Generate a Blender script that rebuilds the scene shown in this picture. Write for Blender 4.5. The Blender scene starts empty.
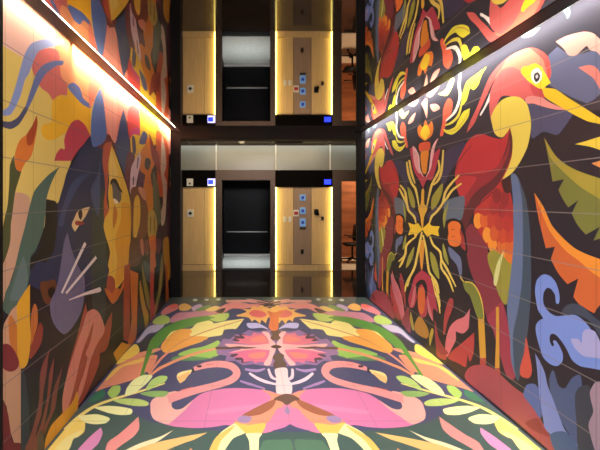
import bpy, bmesh, math, random
from mathutils import Vector
from mathutils.geometry import delaunay_2d_cdt
S = bpy.context.scene
COL = S.collection
F = 438.0; VX, VY = 251.0, 200.0; EYE = 1.60
XL, XR = -1.322, 1.880          # corridor walls
CEIL = 2.71                      # mirror ceiling
Y0, Y1 = -1.2, 7.22              # mural corridor
YE = 9.90                        # elevator wall
LOBC = 2.86                      # lobby ceiling

def lin(c):
    return tuple(((v/255)/12.92 if v/255 <= .04045 else ((v/255+.055)/1.055)**2.4) for v in c)

# ------------------------------------------------------------------ materials
def mat(name, rgb=(128,128,128), rough=.5, metal=0, spec=.5, emis=None, estr=0, noise=0, nscale=8, stretch=None, bump=0):
    m = bpy.data.materials.new(name); m.use_nodes = True
    nt = m.node_tree; b = nt.nodes['Principled BSDF']
    c = lin(rgb)
    b.inputs['Base Color'].default_value = (*c, 1)
    b.inputs['Roughness'].default_value = rough
    b.inputs['Metallic'].default_value = metal
    b.inputs['Specular IOR Level'].default_value = spec
    if noise or bump:
        tc = nt.nodes.new('ShaderNodeTexCoord'); mp = nt.nodes.new('ShaderNodeMapping')
        nt.links.new(tc.outputs['Object'], mp.inputs['Vector'])
        if stretch: mp.inputs['Scale'].default_value = stretch
        n = nt.nodes.new('ShaderNodeTexNoise'); n.inputs['Scale'].default_value = nscale; n.inputs['Detail'].default_value = 4
        nt.links.new(mp.outputs['Vector'], n.inputs['Vector'])
        if noise:
            r = nt.nodes.new('ShaderNodeValToRGB')
            r.color_ramp.elements[0].position = .3; r.color_ramp.elements[1].position = .7
            r.color_ramp.elements[0].color = (*[v*(1-noise) for v in c], 1)
            r.color_ramp.elements[1].color = (*[min(1, v*(1+noise)) for v in c], 1)
            nt.links.new(n.outputs['Fac'], r.inputs['Fac']); nt.links.new(r.outputs['Color'], b.inputs['Base Color'])
        if bump:
            bp = nt.nodes.new('ShaderNodeBump'); bp.inputs['Strength'].default_value = bump; bp.inputs['Distance'].default_value = .01
            nt.links.new(n.outputs['Fac'], bp.inputs['Height']); nt.links.new(bp.outputs['Normal'], b.inputs['Normal'])
    if emis:
        b.inputs['Emission Color'].default_value = (*lin(emis), 1)
        b.inputs['Emission Strength'].default_value = estr
    return m

def mural_mat(name, ax_u, ax_v, off_u, off_v, tile_u, tile_v, rough, spec, light_v=True, groutw=.0022, lt=(150,140,130), dk=(45,38,38)):
    """printed tile: colour attribute 'mural' + a grid of grout joints, wall rows with painted bevel highlights"""
    m = bpy.data.materials.new(name); m.use_nodes = True
    nt = m.node_tree; N = nt.nodes.new; Lk = nt.links.new
    b = nt.nodes['Principled BSDF']
    b.inputs['Roughness'].default_value = rough; b.inputs['Specular IOR Level'].default_value = spec
    at = N('ShaderNodeAttribute'); at.attribute_name = 'mural'
    tc = N('ShaderNodeTexCoord'); sp = N('ShaderNodeSeparateXYZ'); Lk(tc.outputs['Object'], sp.inputs[0])
    def line(axis, off, tile, w):
        a = N('ShaderNodeMath'); a.operation = 'SUBTRACT'; Lk(sp.outputs[axis], a.inputs[0]); a.inputs[1].default_value = off
        p = N('ShaderNodeMath'); p.operation = 'PINGPONG'; Lk(a.outputs[0], p.inputs[0]); p.inputs[1].default_value = tile/2
        l = N('ShaderNodeMath'); l.operation = 'LESS_THAN'; Lk(p.outputs[0], l.inputs[0]); l.inputs[1].default_value = w
        return l.outputs[0]
    lu = line(ax_u, off_u, tile_u, groutw*.7); lv = line(ax_v, off_v, tile_v, groutw)
    nz = N('ShaderNodeTexNoise'); nz.inputs['Scale'].default_value = 1.7; Lk(tc.outputs['Object'], nz.inputs['Vector'])
    def mix(fac, amt, c1, col):
        mu = N('ShaderNodeMath'); mu.operation = 'MULTIPLY'; Lk(fac, mu.inputs[0]); mu.inputs[1].default_value = amt
        mx = N('ShaderNodeMix'); mx.data_type = 'RGBA'; Lk(mu.outputs[0], mx.inputs['Factor']); Lk(c1, mx.inputs['A']); mx.inputs['B'].default_value = (*lin(col), 1)
        return mx.outputs['Result']
    c = mix(lu, .55, at.outputs['Color'], dk)
    c = mix(lv, .7, c, lt if light_v else dk)  # horizontal wall joints kept paler: bevel highlight put into their colour
    Lk(c, b.inputs['Base Color'])
    # satin glaze varies slightly
    mr = N('ShaderNodeMapRange'); Lk(nz.outputs['Fac'], mr.inputs['Value']); mr.inputs['To Min'].default_value = rough-.04; mr.inputs['To Max'].default_value = rough+.05
    Lk(mr.outputs['Result'], b.inputs['Roughness'])
    return m

# ------------------------------------------------------------------ object helpers
def obj(name, bm, m, parent=None, smooth=False):
    me = bpy.data.meshes.new(name); bm.to_mesh(me); bm.free()
    for k in (m if isinstance(m, (list, tuple)) else [m]): me.materials.append(k)
    if smooth:
        for p in me.polygons: p.use_smooth = True
    o = bpy.data.objects.new(name, me); COL.objects.link(o)
    if parent: o.parent = parent
    return o
def tag(o, label=None, cat=None, group=None, kind=None):
    if label: o['label'] = label
    if cat: o['category'] = cat
    if group: o['group'] = group
    if kind: o['kind'] = kind
    return o
def thing(name, loc, label, cat, group=None, kind=None):
    o = bpy.data.objects.new(name, None); COL.objects.link(o); o.location = loc
    return tag(o, label, cat, group, kind)
def box(bm, x0, x1, y0, y1, z0, z1, bev=0):
    vs = [bm.verts.new((x, y, z)) for x in (x0, x1) for y in (y0, y1) for z in (z0, z1)]
    fs = [(0,1,3,2),(4,6,7,5),(0,4,5,1),(2,3,7,6),(0,2,6,4),(1,5,7,3)]
    faces = [bm.faces.new([vs[i] for i in f]) for f in fs]
    if bev:
        ed = list({e for f in faces for e in f.edges})
        bmesh.ops.bevel(bm, geom=ed, offset=bev, segments=2, affect='EDGES', profile=.5)
    return bm
def bx(*a, **k): return box(bmesh.new(), *a, **k)
def tube(bm, pts, r, n=10):
    pts = [Vector(p) for p in pts]; rings = []
    for i, p in enumerate(pts):
        d = (pts[min(i+1, len(pts)-1)] - pts[max(i-1, 0)]).normalized()
        a = d.cross(Vector((0,0,1)));  a = a if a.length > .01 else d.cross(Vector((1,0,0)))
        a.normalize(); b2 = d.cross(a)
        rr = r[i] if isinstance(r, (list, tuple)) else r
        rings.append([bm.verts.new(p + rr*(math.cos(t)*a + math.sin(t)*b2)) for t in [2*math.pi*k/n for k in range(n)]])
    for A, B in zip(rings, rings[1:]):
        for k in range(n): bm.faces.new([A[k], A[(k+1)%n], B[(k+1)%n], B[k]])
    bm.faces.new(rings[0][::-1]); bm.faces.new(rings[-1])
    return bm

# ------------------------------------------------------------------ artwork tracing
class Art:
    def __init__(s): s.items = []; s.o = (0, 0); s.k = 6.0; s.mir = False
    def at(s, x, y, k=6.0): s.o = (x, y); s.k = k
    def px(s): s.o = (0, 0); s.k = 1.0
    def parse(s, t):
        out = []
        for w in t.replace('!', '! ').split():
            sh = w.endswith('!'); w = w.rstrip('!')
            x, y = w.split(',')
            out.append((s.o[0]+float(x)/s.k, s.o[1]+float(y)/s.k, sh))
        return out
    def p(s, col, t, m=True, hard=False):
        q = s.parse(t); n = len(q); out = []
        for i in range(n):
            p0, p1, p2, p3 = q[i-1], q[i], q[(i+1)%n], q[(i+2)%n]
            if hard: out.append(p1[:2]); continue
            m1 = (0,0) if p1[2] else ((p2[0]-p0[0])/2, (p2[1]-p0[1])/2)
            m2 = (0,0) if p2[2] else ((p3[0]-p1[0])/2, (p3[1]-p1[1])/2)
            for k in range(4):
                t_ = k/4; h1 = 2*t_**3-3*t_**2+1; h2 = -2*t_**3+3*t_**2; h3 = t_**3-2*t_**2+t_; h4 = t_**3-t_**2
                out.append(tuple(h1*p1[j]+h2*p2[j]+.85*h3*m1[j]+.85*h4*m2[j] for j in (0,1)))
        s.items.append((col, out, m))
    def s(s_, col, t, w, m=True):
        q = s_.parse(t); pts = []; n = len(q)
        ws = w if isinstance(w, (list, tuple)) else [w*.7]+[w]*(n-2)+[w*.5]
        for i in range(n-1):
            p0, p1, p2, p3 = q[max(i-1,0)], q[i], q[i+1], q[min(i+2,n-1)]
            for k in range(5):
                if k == 4 and i < n-2: continue
                t_ = k/4; out = []
                for j in (0,1):
                    out.append(.5*((2*p1[j])+(-p0[j]+p2[j])*t_+(2*p0[j]-5*p1[j]+4*p2[j]-p3[j])*t_*t_+(-p0[j]+3*p1[j]-3*p2[j]+p3[j])*t_**3))
                pts.append((out[0], out[1], ws[i]*(1-t_)+ws[i+1]*t_))
        L, R = [], []
        for i, (x, y, ww) in enumerate(pts):
            a = pts[max(i-1,0)]; b = pts[min(i+1,len(pts)-1)]
            dx, dy = b[0]-a[0], b[1]-a[1]; l = math.hypot(dx, dy) or 1
            L.append((x-dy/l*ww/2, y+dx/l*ww/2)); R.append((x+dy/l*ww/2, y-dx/l*ww/2))
        s_.items.append((col, L+R[::-1], m))

def build_art(name, art, to_plane, rect, to3d, material, mirror=None, base=(40,36,40), boxdef=None):
    """flatten overlapping traced shapes into one planar mesh; topmost shape gives each face its print colour"""
    polys = []
    for col, pts, m in art.items:
        q = []
        for x, y in pts: q.append(to_plane(x, y))
        polys.append((col, q))
        if m and mirror: polys.append((col, [mirror(p) for p in q][::-1]))
    u0, u1, v0, v1 = rect
    verts = [Vector(p) for p in ((u0,v0),(u1,v0),(u1,v1),(u0,v1))]; edges = [(0,1),(1,2),(2,3),(3,0)]
    for col, q in polys:
        b = len(verts); n = len(q)
        verts += [Vector(p) for p in q]; edges += [(b+i, b+(i+1)%n) for i in range(n)]
    ov, oe, of, *_ = delaunay_2d_cdt(verts, edges, [], 0, 1e-4)
    bbs = [(min(p[0] for p in q), max(p[0] for p in q), min(p[1] for p in q), max(p[1] for p in q)) for _, q in polys]
    bm = bmesh.new(); lay = bm.loops.layers.float_color.new('mural')
    bv = [None]*len(ov)
    def V(i):
        if bv[i] is None: bv[i] = bm.verts.new(to3d(ov[i][0], ov[i][1]))
        return bv[i]
    def inside(q, x, y):
        c = False; j = len(q)-1
        for i in range(len(q)):
            xi, yi = q[i]; xj, yj = q[j]
            if (yi > y) != (yj > y) and x < (xj-xi)*(y-yi)/(yj-yi)+xi: c = not c
            j = i
        return c
    for f in of:
        cx = sum(ov[i][0] for i in f)/len(f); cy = sum(ov[i][1] for i in f)/len(f)
        if not (u0 < cx < u1 and v0 < cy < v1): continue
        col = base
        for k in range(len(polys)-1, -1, -1):
            bb = bbs[k]
            if bb[0] <= cx <= bb[1] and bb[2] <= cy <= bb[3] and inside(polys[k][1], cx, cy):
                col = polys[k][0]; break
        try: fc = bm.faces.new([V(i) for i in f])
        except ValueError: continue
        c = lin(col)
        for l in fc.loops: l[lay] = (*c, 1)
    n0 = len(bm.faces); bm.faces.ensure_lookup_table()
    if boxdef:
        box(bm, *boxdef); bm.faces.ensure_lookup_table()
        c = lin((60,55,52))
        for f in list(bm.faces)[n0:]:
            for l in f.loops: l[lay] = (*c, 1)
    bmesh.ops.recalc_face_normals(bm, faces=list(bm.faces))
    return obj(name, bm, material)
# ------------------------------------------------------------------ left wall mural
A = Art()
A.px()
A.p((224,188,84), '-10,30 100,30 92,140 75,150 70,165 66,175 60,200 56,205 48,203 46,225 -10,300', hard=True)
A.p((236,180,155), '-10,-60 60,-60 100,60 100,110 60,80 26,60 15,53 -10,38', hard=True)
A.p((204,150,112), '15,193 30,198 26,225 22,240 14,270 4,300 2,302 2,266 10,230 12,212')
A.at(0,150)
A.p((78,80,42), '85,30! 95,110 130,125! 110,190 90,260 75,380 65,450 60,560 20,680 0,640 20,450 45,330 55,200 60,90')
A.at(0,75)
A.p((222,112,34), '215,250! 222,330 190,480 150,530! 125,580! 95,560 90,470 120,390 165,350 200,290')
A.p((178,68,32), '220,240! 225,300 195,410 165,420 160,360 195,300')
A.at(0,0)
A.p((240,150,95), '330,180 640,400 640,440 600,540 590,560 550,640 500,630 420,530 400,560 350,500 330,400', hard=True)
A.p((216,100,92), '190,380 215,320 280,290 350,310 365,450 405,510 405,570 370,570 340,580 320,605 290,560 245,525 200,440')
A.at(0,75)
A.p((243,176,24), '405,60 425,85 470,150 545,200! 545,370! 520,330 480,290 430,290 400,340 370,360 330,385 280,390 250,350 255,300 310,280 310,180 330,140 365,120 400,130')
A.p((196,58,74), '545,370 520,400 470,450 430,515! 325,515! 340,470 365,440 388,445 385,390 400,340 430,285 470,268 510,300 535,350')
A.p((86,110,178), '405,70 440,45 480,80 500,140 545,180 545,200 500,180 450,130')
A.at(0,0)
A.p((132,146,190), '380,240 270,235 190,260 150,320 125,400 95,510 70,590 50,640 15,665 0,668 0,696 15,695 60,690 90,650 125,570 150,480 175,440 200,370 230,310 290,285 370,265')
A.p((98,110,158), '380,365 320,365 260,390 225,430 210,460 180,550 150,640 110,700 60,730 0,725 0,752 60,775 110,750 150,690 190,610 240,500 270,450 290,430 340,395 375,390')
A.p((72,74,100), '150,640 110,700 60,730 0,725 0,752 60,775 110,750 150,690 165,660')
# panther
A.px()
A.items.insert(0, ((236,140,110), [(88,30),(176,40),(176,140),(88,140)], True))
A.px()
A.p((40,46,80), '92,135 80,150 75,160 68,172 62,190 57,205 50,202 47,206 45,225 42,240 37,250 31,258 30,290 40,300 60,310 106,300 106,250 105,240 109,180 109,140')
A.p((21,20,30), '30,285 60,300 110,290 110,350 60,370 30,370', hard=True)
A.p((26,22,30), '46,201 50,200 57,203.5 57,226 54,250 46,262 38,262 30,270 31,258 38,250 42,240 45,222')
A.p((44,60,60), '93,205 104,190 106,215 106,300 104,320 96,330 92,300 92,240')
A.at(0,150)
A.p((58,70,108), '545,140! 500,180 460,240 430,300 400,360 380,450 350,450 375,350 400,270 430,200 490,150')
A.p((66,80,118), '600,60 590,140 560,200 545,250 560,330 590,400 600,300', m=False)
A.p((52,48,84), '470,50 560,20 560,90 480,120')
A.at(0,225)
A.p((104,52,28), '240,350 290,335 330,330 345,400 310,450 290,480 260,450')
A.p((20,16,18), '290,385 320,370 330,400 310,440 290,420')
# eye
A.at(0,150)
A.p((228,190,124), '540,340! 515,395 490,430 450,490! 430,450 450,400 465,370 500,350')
A.p((50,28,40), '470,370 490,360 495,390 485,420 472,400')
A.p((150,50,44), '455,425 505,432 495,450 455,450')
A.at(0,150)
A.p((74,100,84), '360,100! 330,150 300,220 280,290 275,350 265,450 250,510 215,600 185,640 180,710 170,800 100,990 20,960 35,850 70,780 95,680 120,570 150,460 180,330 210,240 290,150')
A.at(0,225)
A.p((96,116,110), '140,185! 160,250 165,350 130,440 60,450 75,380 110,260')
A.p((106,98,130), '405,45! 425,130 445,190 470,250 505,310 508,400 500,470 480,540 430,620 385,656 340,620 310,560 300,470 330,400 350,330 370,200 385,100')
A.p((222,206,196), '507,100 518,115 375,412 366,405', hard=True)
A.p((222,206,196), '573,185 582,200 400,415 392,405', hard=True)
A.px()
A.p((222,206,196), '69,299.5 85,292.5 100,287 101.5,290 100,292 84,295.5 69,300.5', hard=True)
# lower left flames
A.at(0,300)
A.p((208,148,104), '25,140 70,60 100,30 130,100 125,450 125,860 85,860 65,800 40,640 15,590 15,200', hard=True)
A.p((206,112,34), '50,130 65,90 100,150 125,260 125,410 90,340 60,260')
A.p((232,162,24), '105,20 180,-95! 180,120 185,240 165,380 125,410 105,320 102,100')
A.p((205,102,34), '185,130 195,50 210,22 225,60 225,150 205,220 188,290')
A.p((156,52,38), '215,200 240,135 258,170 250,250 220,310 180,355 180,300')
A.p((132,36,40), '15,275 50,265 85,300 115,370 100,415 60,430 15,400')
A.at(0,375)
A.p((124,32,34), '15,165 45,220 60,310 75,400 125,410 125,470 15,470')
A.p((42,58,64), '125,-40 150,0 175,200 180,460 125,460', hard=True)
A.p((138,62,54), '305,-165! 290,-110 278,0 260,100 250,230 220,330 200,450 150,450 180,370 215,250 235,150 240,0 262,-80')
A.p((138,60,52), '325,-105! 318,0 300,120 280,230 260,330 225,460 190,450 250,280 280,150 290,60 298,-20')
A.p((134,56,50), '378,-70! 365,0 345,100 330,200 290,290 265,360 270,300 300,230 310,150 330,60 360,-10')
A.p((80,70,60), '230,360 250,330 262,380 260,460 225,460')
# coral feather
A.at(50,300)
A.p((168,66,48), '215,15! 225,70 260,55 300,90 325,160 345,120 372,70! 370,150 350,270 325,310 300,320 295,380 270,450 240,520 200,600 130,680 80,750! 60,760 90,560 105,430 130,330 160,230 190,110')
A.p((218,126,106), '262,55 300,85 328,165 318,210 290,250 262,310 235,390 215,480 190,560 160,620 175,520 200,450 225,350 215,320 245,240 262,130 235,200 195,310 165,430 140,540 110,640 78,670 75,590 95,480 130,360 165,250 200,150 220,80')
A.at(0,375)
A.p((232,154,28), '462,95! 470,130 465,215 440,260 250,480 265,450 275,380 310,300 370,235 430,170')
# yellow profile and neighbours
A.at(90,120)
A.p((120,46,44), '20,140 60,20 240,0 250,300 215,340 160,200 120,190 90,190', hard=True)
A.p((196,82,52), '85,150 130,130 130,150 110,260 110,330 100,480 118,560 90,640 82,500 92,420 85,330 75,250')
A.at(90,60)
A.p((232,130,112), '70,150 150,100 330,250 330,420 300,440 260,430 230,400 205,290 175,440 160,500 150,460 120,450 95,440 75,250', hard=True)
A.p((238,150,132), '85,190 140,180 165,300 160,440 150,500 120,450 95,360')
A.p((84,112,176), '62,165! 80,240 92,340 100,450 75,500 20,520 5,450 10,330 32,230')
A.p((62,76,120), '202,290! 215,350 232,450 240,510 225,620 235,690 225,740 195,650 170,590 150,510 160,480 180,370')
A.p((236,120,96), '10,60 60,160 20,240 0,300 -10,200', hard=True)
A.at(90,120)
A.p((236,192,54), '130,150! 155,210 190,310 220,400 240,480 245,560 245,680 240,760 228,860 205,950 160,1010 130,1000! 105,960 115,900 108,870 120,790 95,700 82,640 90,590 115,540 108,440 115,360 110,260')
A.p((232,164,30), '190,500 245,520 245,680 238,780 215,900 175,990 150,960 165,850 150,720 185,600')
A.p((240,205,90), '130,180! 150,260 170,320 150,345 120,350 118,280')
A.at(90,180)
A.p((100,96,92), '128,0 160,15 182,60 188,110 172,140 150,135 138,110 135,60')
A.p((24,18,20), '125,30 122,10 135,-8 158,-3 178,40 198,78 175,62 155,25 138,12')
A.p((245,225,190), '140,112 158,118 172,138 150,142')
A.p((205,120,40), '145,150 165,195 155,260 140,290 137,220')
A.at(90,240)
A.p((176,72,54), '110,215 145,230 152,290 130,320 100,290')
A.p((208,104,32), '95,290 135,380! 180,300 215,190 235,110 238,170 205,280 140,384 92,310', m=False)
A.p((214,108,30), '100,290 130,320 152,290 160,290 178,300 135,380!')
A.px()
A.p((222,66,66), '129,108 142,104 142,138 131,141 128,128')
A.p((210,70,130), '131,130 139,128 140,136 132,138')
A.p((242,196,40), '140,96 166,112 160,140 150,150 141,152 135,160 131,154 130,138 134,134 140,136', hard=True)
A.p((245,150,90), '158,108 176,120 172,150 165,160 160,140', hard=True)
A.p((92,100,150), '143.5,131 147.5,136 145,144 139,143')
A.p((92,84,110), '132,137 135,138 136,152 133,154')
A.at(90,120)
A.p((230,126,28), '350,100 380,190 388,260 365,330 378,420 388,455 382,510 372,560 365,620 345,640 335,500 320,400 330,330 300,300 305,190 330,150')
for q in ('345,225 365,250 350,300 330,285 330,240', '370,300 385,290 390,330 372,370'):
    A.p((62,52,62), q)
A.p((118,48,62), '228,195 270,215 250,300 245,420 225,420 210,330')
A.p((222,192,204), '300,190! 307,230 295,300 282,360 268,430 240,440 245,300 268,240')
A.s((90,72,104), '290,225 282,290', 2)
A.s((90,72,104), '262,340 258,390', 2)
A.p((104,54,84), '298,310 330,340 315,390 285,405')
A.p((214,86,46), '400,60 435,90 470,160 470,330 460,450 415,450 400,300 395,180', m=False)
A.p((158,50,56), '355,80 390,170 410,200 422,330 395,280 370,220')
A.p((218,198,180), '432,95 447,150 458,270 445,330 460,370 460,450 450,600 430,640 425,560 438,500 436,400 425,300')
A.p((112,120,94), '378,310 410,390 418,480 428,600 398,640 385,560 378,480')
A.p((232,150,140), '440,-10 470,50 488,140 480,210 460,100')
A.p((90,130,60), '482,290 494,300 492,360 480,350'); A.p((210,120,40), '478,370 492,375 490,410 478,400')
A.p((84,48,70), '470,420 495,410 492,760 465,760 455,640', hard=True)
A.at(90,180)
A.p((122,60,56), '245,60 280,40 310,60 335,120 350,200 340,330 310,350 280,350 255,340 245,200')
A.p((234,186,58), '285,90 300,130 300,250 275,350 260,320 265,130')
A.p((222,140,116), '298,40 330,60 335,120 315,110 290,60')
A.p((196,168,78), '350,200 380,180 402,250 400,340 350,340')
A.s((70,60,50), '365,220 363,320', 1.2); A.s((70,60,50), '385,220 387,320', 1.2)
A.p((230,122,40), '355,340 400,340 392,450 395,520 365,520 362,420')
A.p((76,56,70), '400,300 470,270 480,330 440,400 400,440')
A.p((206,146,44), '440,360 470,345 478,450 485,560 470,600 455,540 440,460')
A.at(90,240)
A.p((98,48,48), '245,0 300,0 300,140 235,150')
A.p((196,116,104), '300,0 320,0 322,90 308,80')
A.p((120,66,78), '330,0 355,0 350,90 325,70'); A.p((120,66,78), '395,0 430,0 415,80 400,70')
A.p((72,94,106), '318,130 358,150 362,250 335,230')
A.p((196,146,46), '300,240 315,300 335,400 350,440 350,500 335,560 325,480 310,400 298,320')
A.p((132,124,52), '312,140 325,200 355,330 358,420 340,380 318,260')
A.p((150,138,62), '430,80 440,150 430,290 395,440 370,540 350,560 385,420 410,300 420,180')
A.p((210,104,62), '362,0 390,0 386,200 380,330 390,410 380,520 362,520 360,250', hard=True)
A.p((184,58,66), '362,190 386,200 380,330 388,410 378,520 364,520 360,300', hard=True)
A.p((194,98,38), '450,150 465,180 475,380 470,420 455,400 455,250')
A.at(50,300)
A.p((170,62,34), '445,-200 480,-220 480,150 468,250 440,240 442,0', hard=True)
A.p((212,110,32), '480,-180 530,-160 525,0 520,200 510,265 470,280 468,250 490,120', hard=True)
A.p((224,152,34), '380,320! 432,252! 470,265 512,260 512,320 415,400!')
ART_LEFT = A

# ------------------------------------------------------------------ right wall mural (axis of symmetry at x=422.5)
A = Art()
A.px()
A.p((44,42,54), '425,-60 620,-60 620,110 560,110 520,130 470,150 440,150 424,140', hard=True)
A.at(500,75)
A.p((70,72,104), '170,170 320,210 400,215 440,230 380,320 340,360 260,340 190,380 185,250')
A.p((92,98,128), '290,-120 345,-170 430,-110 600,-160 640,-120 640,80 560,150 520,170 420,130 290,60', hard=True)
A.at(430,120)
A.p((58,52,84), '95,190 180,140 210,150 170,240 110,330 80,400 60,340 75,270')
# olive leaf
A.at(500,150)
A.p((112,112,38), '265,-75! 330,30 400,90 480,130 600,170 660,190 660,560 600,530! 560,545! 600,460! 515,508! 465,450 430,380! 470,300! 410,345! 380,300 350,240! 385,175! 315,190! 300,100')
A.p((160,140,34), '265,-75! 330,30 400,90 480,130 600,170 660,190 660,320 560,270 480,220 400,150 340,90 300,40')
# orange leaf
A.at(500,225)
A.p((204,90,32), '205,-195! 260,-110 310,0 380,80 450,140 520,175 600,205 660,230 660,460 600,480 565,530! 480,480 440,430! 470,320! 405,355! 350,290 305,205! 330,130! 275,140! 240,0 220,-100')
A.p((234,134,28), '205,-195! 260,-110 310,0 380,80 450,140 520,175 600,205 660,230 660,340 560,290 480,220 400,160 330,80 280,0')
# upper right
A.at(500,75)
A.p((230,192,40), '450,415! 520,395 600,370 660,360 660,470 600,450 540,430')
A.at(500,150)
A.p((226,136,56), '550,80! 600,65 660,60 660,115 600,105')
A.at(500,0)
A.p((226,158,138), '335,250! 400,215 500,190 560,200 600,235 660,270 660,370 600,330 580,310 540,300 520,275 480,310 450,335 410,330 380,290')
A.p((222,120,104), '470,405! 530,390 570,400 600,440 620,560 590,520 560,470 520,440')
A.p((120,180,164), '130,220 170,190 240,165 200,210 150,225'); A.p((120,180,164), '380,60 410,30 420,80 405,110 395,85')
# bird head
A.px()
A.p((212,86,80), '466.5,133! 470,122 477,107 483,92 490,76 500,64 512,55 500,72 492,84 487,95 480,110 474,124')
A.p((248,236,226), '480,114 484,107 490,93 495,80 503,68 505,70 497,82 492.5,95 486,107 481,115.5')
A.p((232,122,92), '495,80 503,66 508,58 515,53 528,48 538,49 546,56 550,64 551,75 546,86 543,95 536,97 510,95')
A.p((222,72,62), '530,48 540,50 548,57 551,70 549,80 546,70 543,60 536,53')
A.p((222,94,90), '489.5,110 490,93 495,80 502,70 512,67 520,71 528,80 536,88 543,92 545,98 535,97 527,98 520,101 510,96 500,98 492,120')
A.p((204,66,68), '530,84 543,90 545,98 534,95')
A.p((232,138,126), '525,99 530,96 542,97.5 550,102.5 562,108 567,110 555,109.5 541,106 533,103.5 527,103.5')
A.p((240,190,18), '542,88! 555,89 567,97 583,107 600,118 612,125 612,130 600,124 587,121 571,113 557,105 545,97')
A.p((244,212,24), '521,72 523,67 528,66 535,63.5 542,67 545,73 551,83! 546,86 543,89 538,88 532,84 526,79')
A.p((238,232,214), '533,70 538,68 542,73 541,80 536,84 532,80 531,74')
A.p((30,26,30), '534,75 537,72 540,75 539,80 536,82 534,79')
A.p((200,200,205), '535.5,76 537.5,74.5 538,77 536.5,78.5')
# red body
A.p((196,42,48), '510,127! 505,136 500,139 491,137 483,134 475,135 468,141 463,150 458,160 455,172 456,185 459,195 464,203 466,215 470,212 478,205 492,192 504,180 511,165 513,145')
A.p((96,32,38), '510,128! 512.5,140 512,152 508,165 502,178 496,187 484,198 475,210 468,225 465,234 461,228 461,215 466,205 465,198 477,187 492,175 500,163 506,148 508,138')
A.p((236,208,70), '492,124 491,117 495,108 502,100 511,96.5 520,97.5 527,104 530,115 531,124 530,135 527,148 520,162 512,173 502,180! 508,168 512,155 512.5,140 510,127! 508,131 503,137 498,136.5 494,132')
A.p((188,42,38), '501,181 508,187 512,200 513,220 513.5,265 500,262 490,250 480,236 474,218 476,208 486,199 495,190')
A.at(430,120)
A.p((156,38,46), '182,330 240,322 330,320 400,280 455,200 478,110 470,200 430,290 370,360 300,410 250,460 215,520 195,440')
A.p((196,46,50), '180,345 230,335 280,345 250,400 215,450 190,470')
A.s((120,30,44), '150,310 175,250 215,190 250,150', 1.0)
A.at(430,180)
def scal(cx, cy, col, rx=27, ry=48):
    A.p(col, ' '.join('%.0f,%.0f' % (cx+rx*math.cos(k*math.pi/4), cy+ry*math.sin(k*math.pi/4)) for k in range(8)))
for cx, cy, col in ((385,455,(224,120,34)),(430,460,(232,140,40)),(476,470,(226,112,30)),(375,385,(240,140,32)),(430,395,(222,104,32)),(480,400,(216,92,32)),(342,330,(240,144,34)),(385,320,(212,84,34)),(432,335,(206,70,34)),(478,330,(196,56,34)),(288,245,(242,146,36)),(325,240,(220,90,34)),(370,235,(196,58,36)),(415,260,(186,50,38)),(470,265,(180,44,38)),(330,170,(186,48,38)),(380,165,(170,40,40)),(432,180,(164,38,40)),(478,180,(172,40,40)),(400,95,(140,34,38)),(450,110,(150,36,38))):
    scal(cx, cy, col)
A.p((60,26,28), '430,0 440,60 465,80 490,60 482,-10')
A.px()
A.p((132,42,54), '465,234 470,224 474,226 484,240 488,250 490,268 494,283 498,293 503,303 507,318 510,335 510,348 514,375 508,376 502,362 497,345 493,330 487,318 482,303 478,290 470,270 466,250')
A.p((158,46,66), '487,318 498,305 503,303 508,325 511,350 515,378 507,376 502,362 497,345 493,330')
A.p((146,140,42), '487.5,255 493,250 502,255 508,262 512,266 510,283 507.5,303 503,303 497,290 492.5,275 489,265')
A.p((206,204,120), '503.5,251 501.5,262 496.5,285 493.5,282 496.5,265')
A.px()
A.p((88,108,142), '511,176 513,200 513.5,240 512,262 509,290 507,310 510,340 511,360 517,380 520,375 525,350 529,320 531,290 531,262 530,230 526,200 520,182 515,174')
A.p((54,74,90), '518,178 522,200 523,240 522,280 518,310 513,335 514,365 517,380 520,375 525,350 529,320 531,290 531,262 530,230 526,200 521,184')
A.p((204,72,52), '526,337 529,352 532,370 529,378 521,376 520,368 524,353')
A.p((206,150,34), '480,315 484,318 485,335 486,358 480,358 479,340 478,318', hard=True)
A.p((176,54,44), '480,358 486,358 486,368 480,368', hard=True)
A.p((210,146,32), '496,307 499,307 499.3,340 499.5,368 495,368 496,340', hard=True)
A.p((176,54,44), '495,368 499.5,368 500.5,376 496,376', hard=True)
A.s((200,170,60), '459,270 461,278 465,283', 1.5)
A.p((116,124,42), '463,282 470,282 477,290 481,303 483,318 478,318 474,308 470,296 465,290')
A.s((220,190,60), '465,282 472,283 478,291 482,303 484,318', 1.2)
A.p((164,62,74), '466,380 467,370 474,365.5 485,365 494,369 502,376 515,388 530,398 536,403 540,418 550,436 562,456 556,456 520,425 490,400', hard=False)
A.p((140,36,48), '525,423 537,418 543,427 549,437 533,430')
A.at(430,300)
A.p((212,106,112), '240,50! 235,120 230,170 200,200 170,195 155,190 155,240 130,290 105,340 90,330 95,240 120,160 160,120 205,100')
A.p((180,52,54), '265,195! 265,260 260,320 240,370 225,320! 215,400 180,385! 160,375 110,350 130,310 190,260')
A.p((168,54,56), '100,30 120,-10 140,0 135,50 105,130 90,200 80,200 85,100')
A.p((168,54,56), '35,150 50,250 80,310 100,340 90,360 40,330 40,220')
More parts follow.
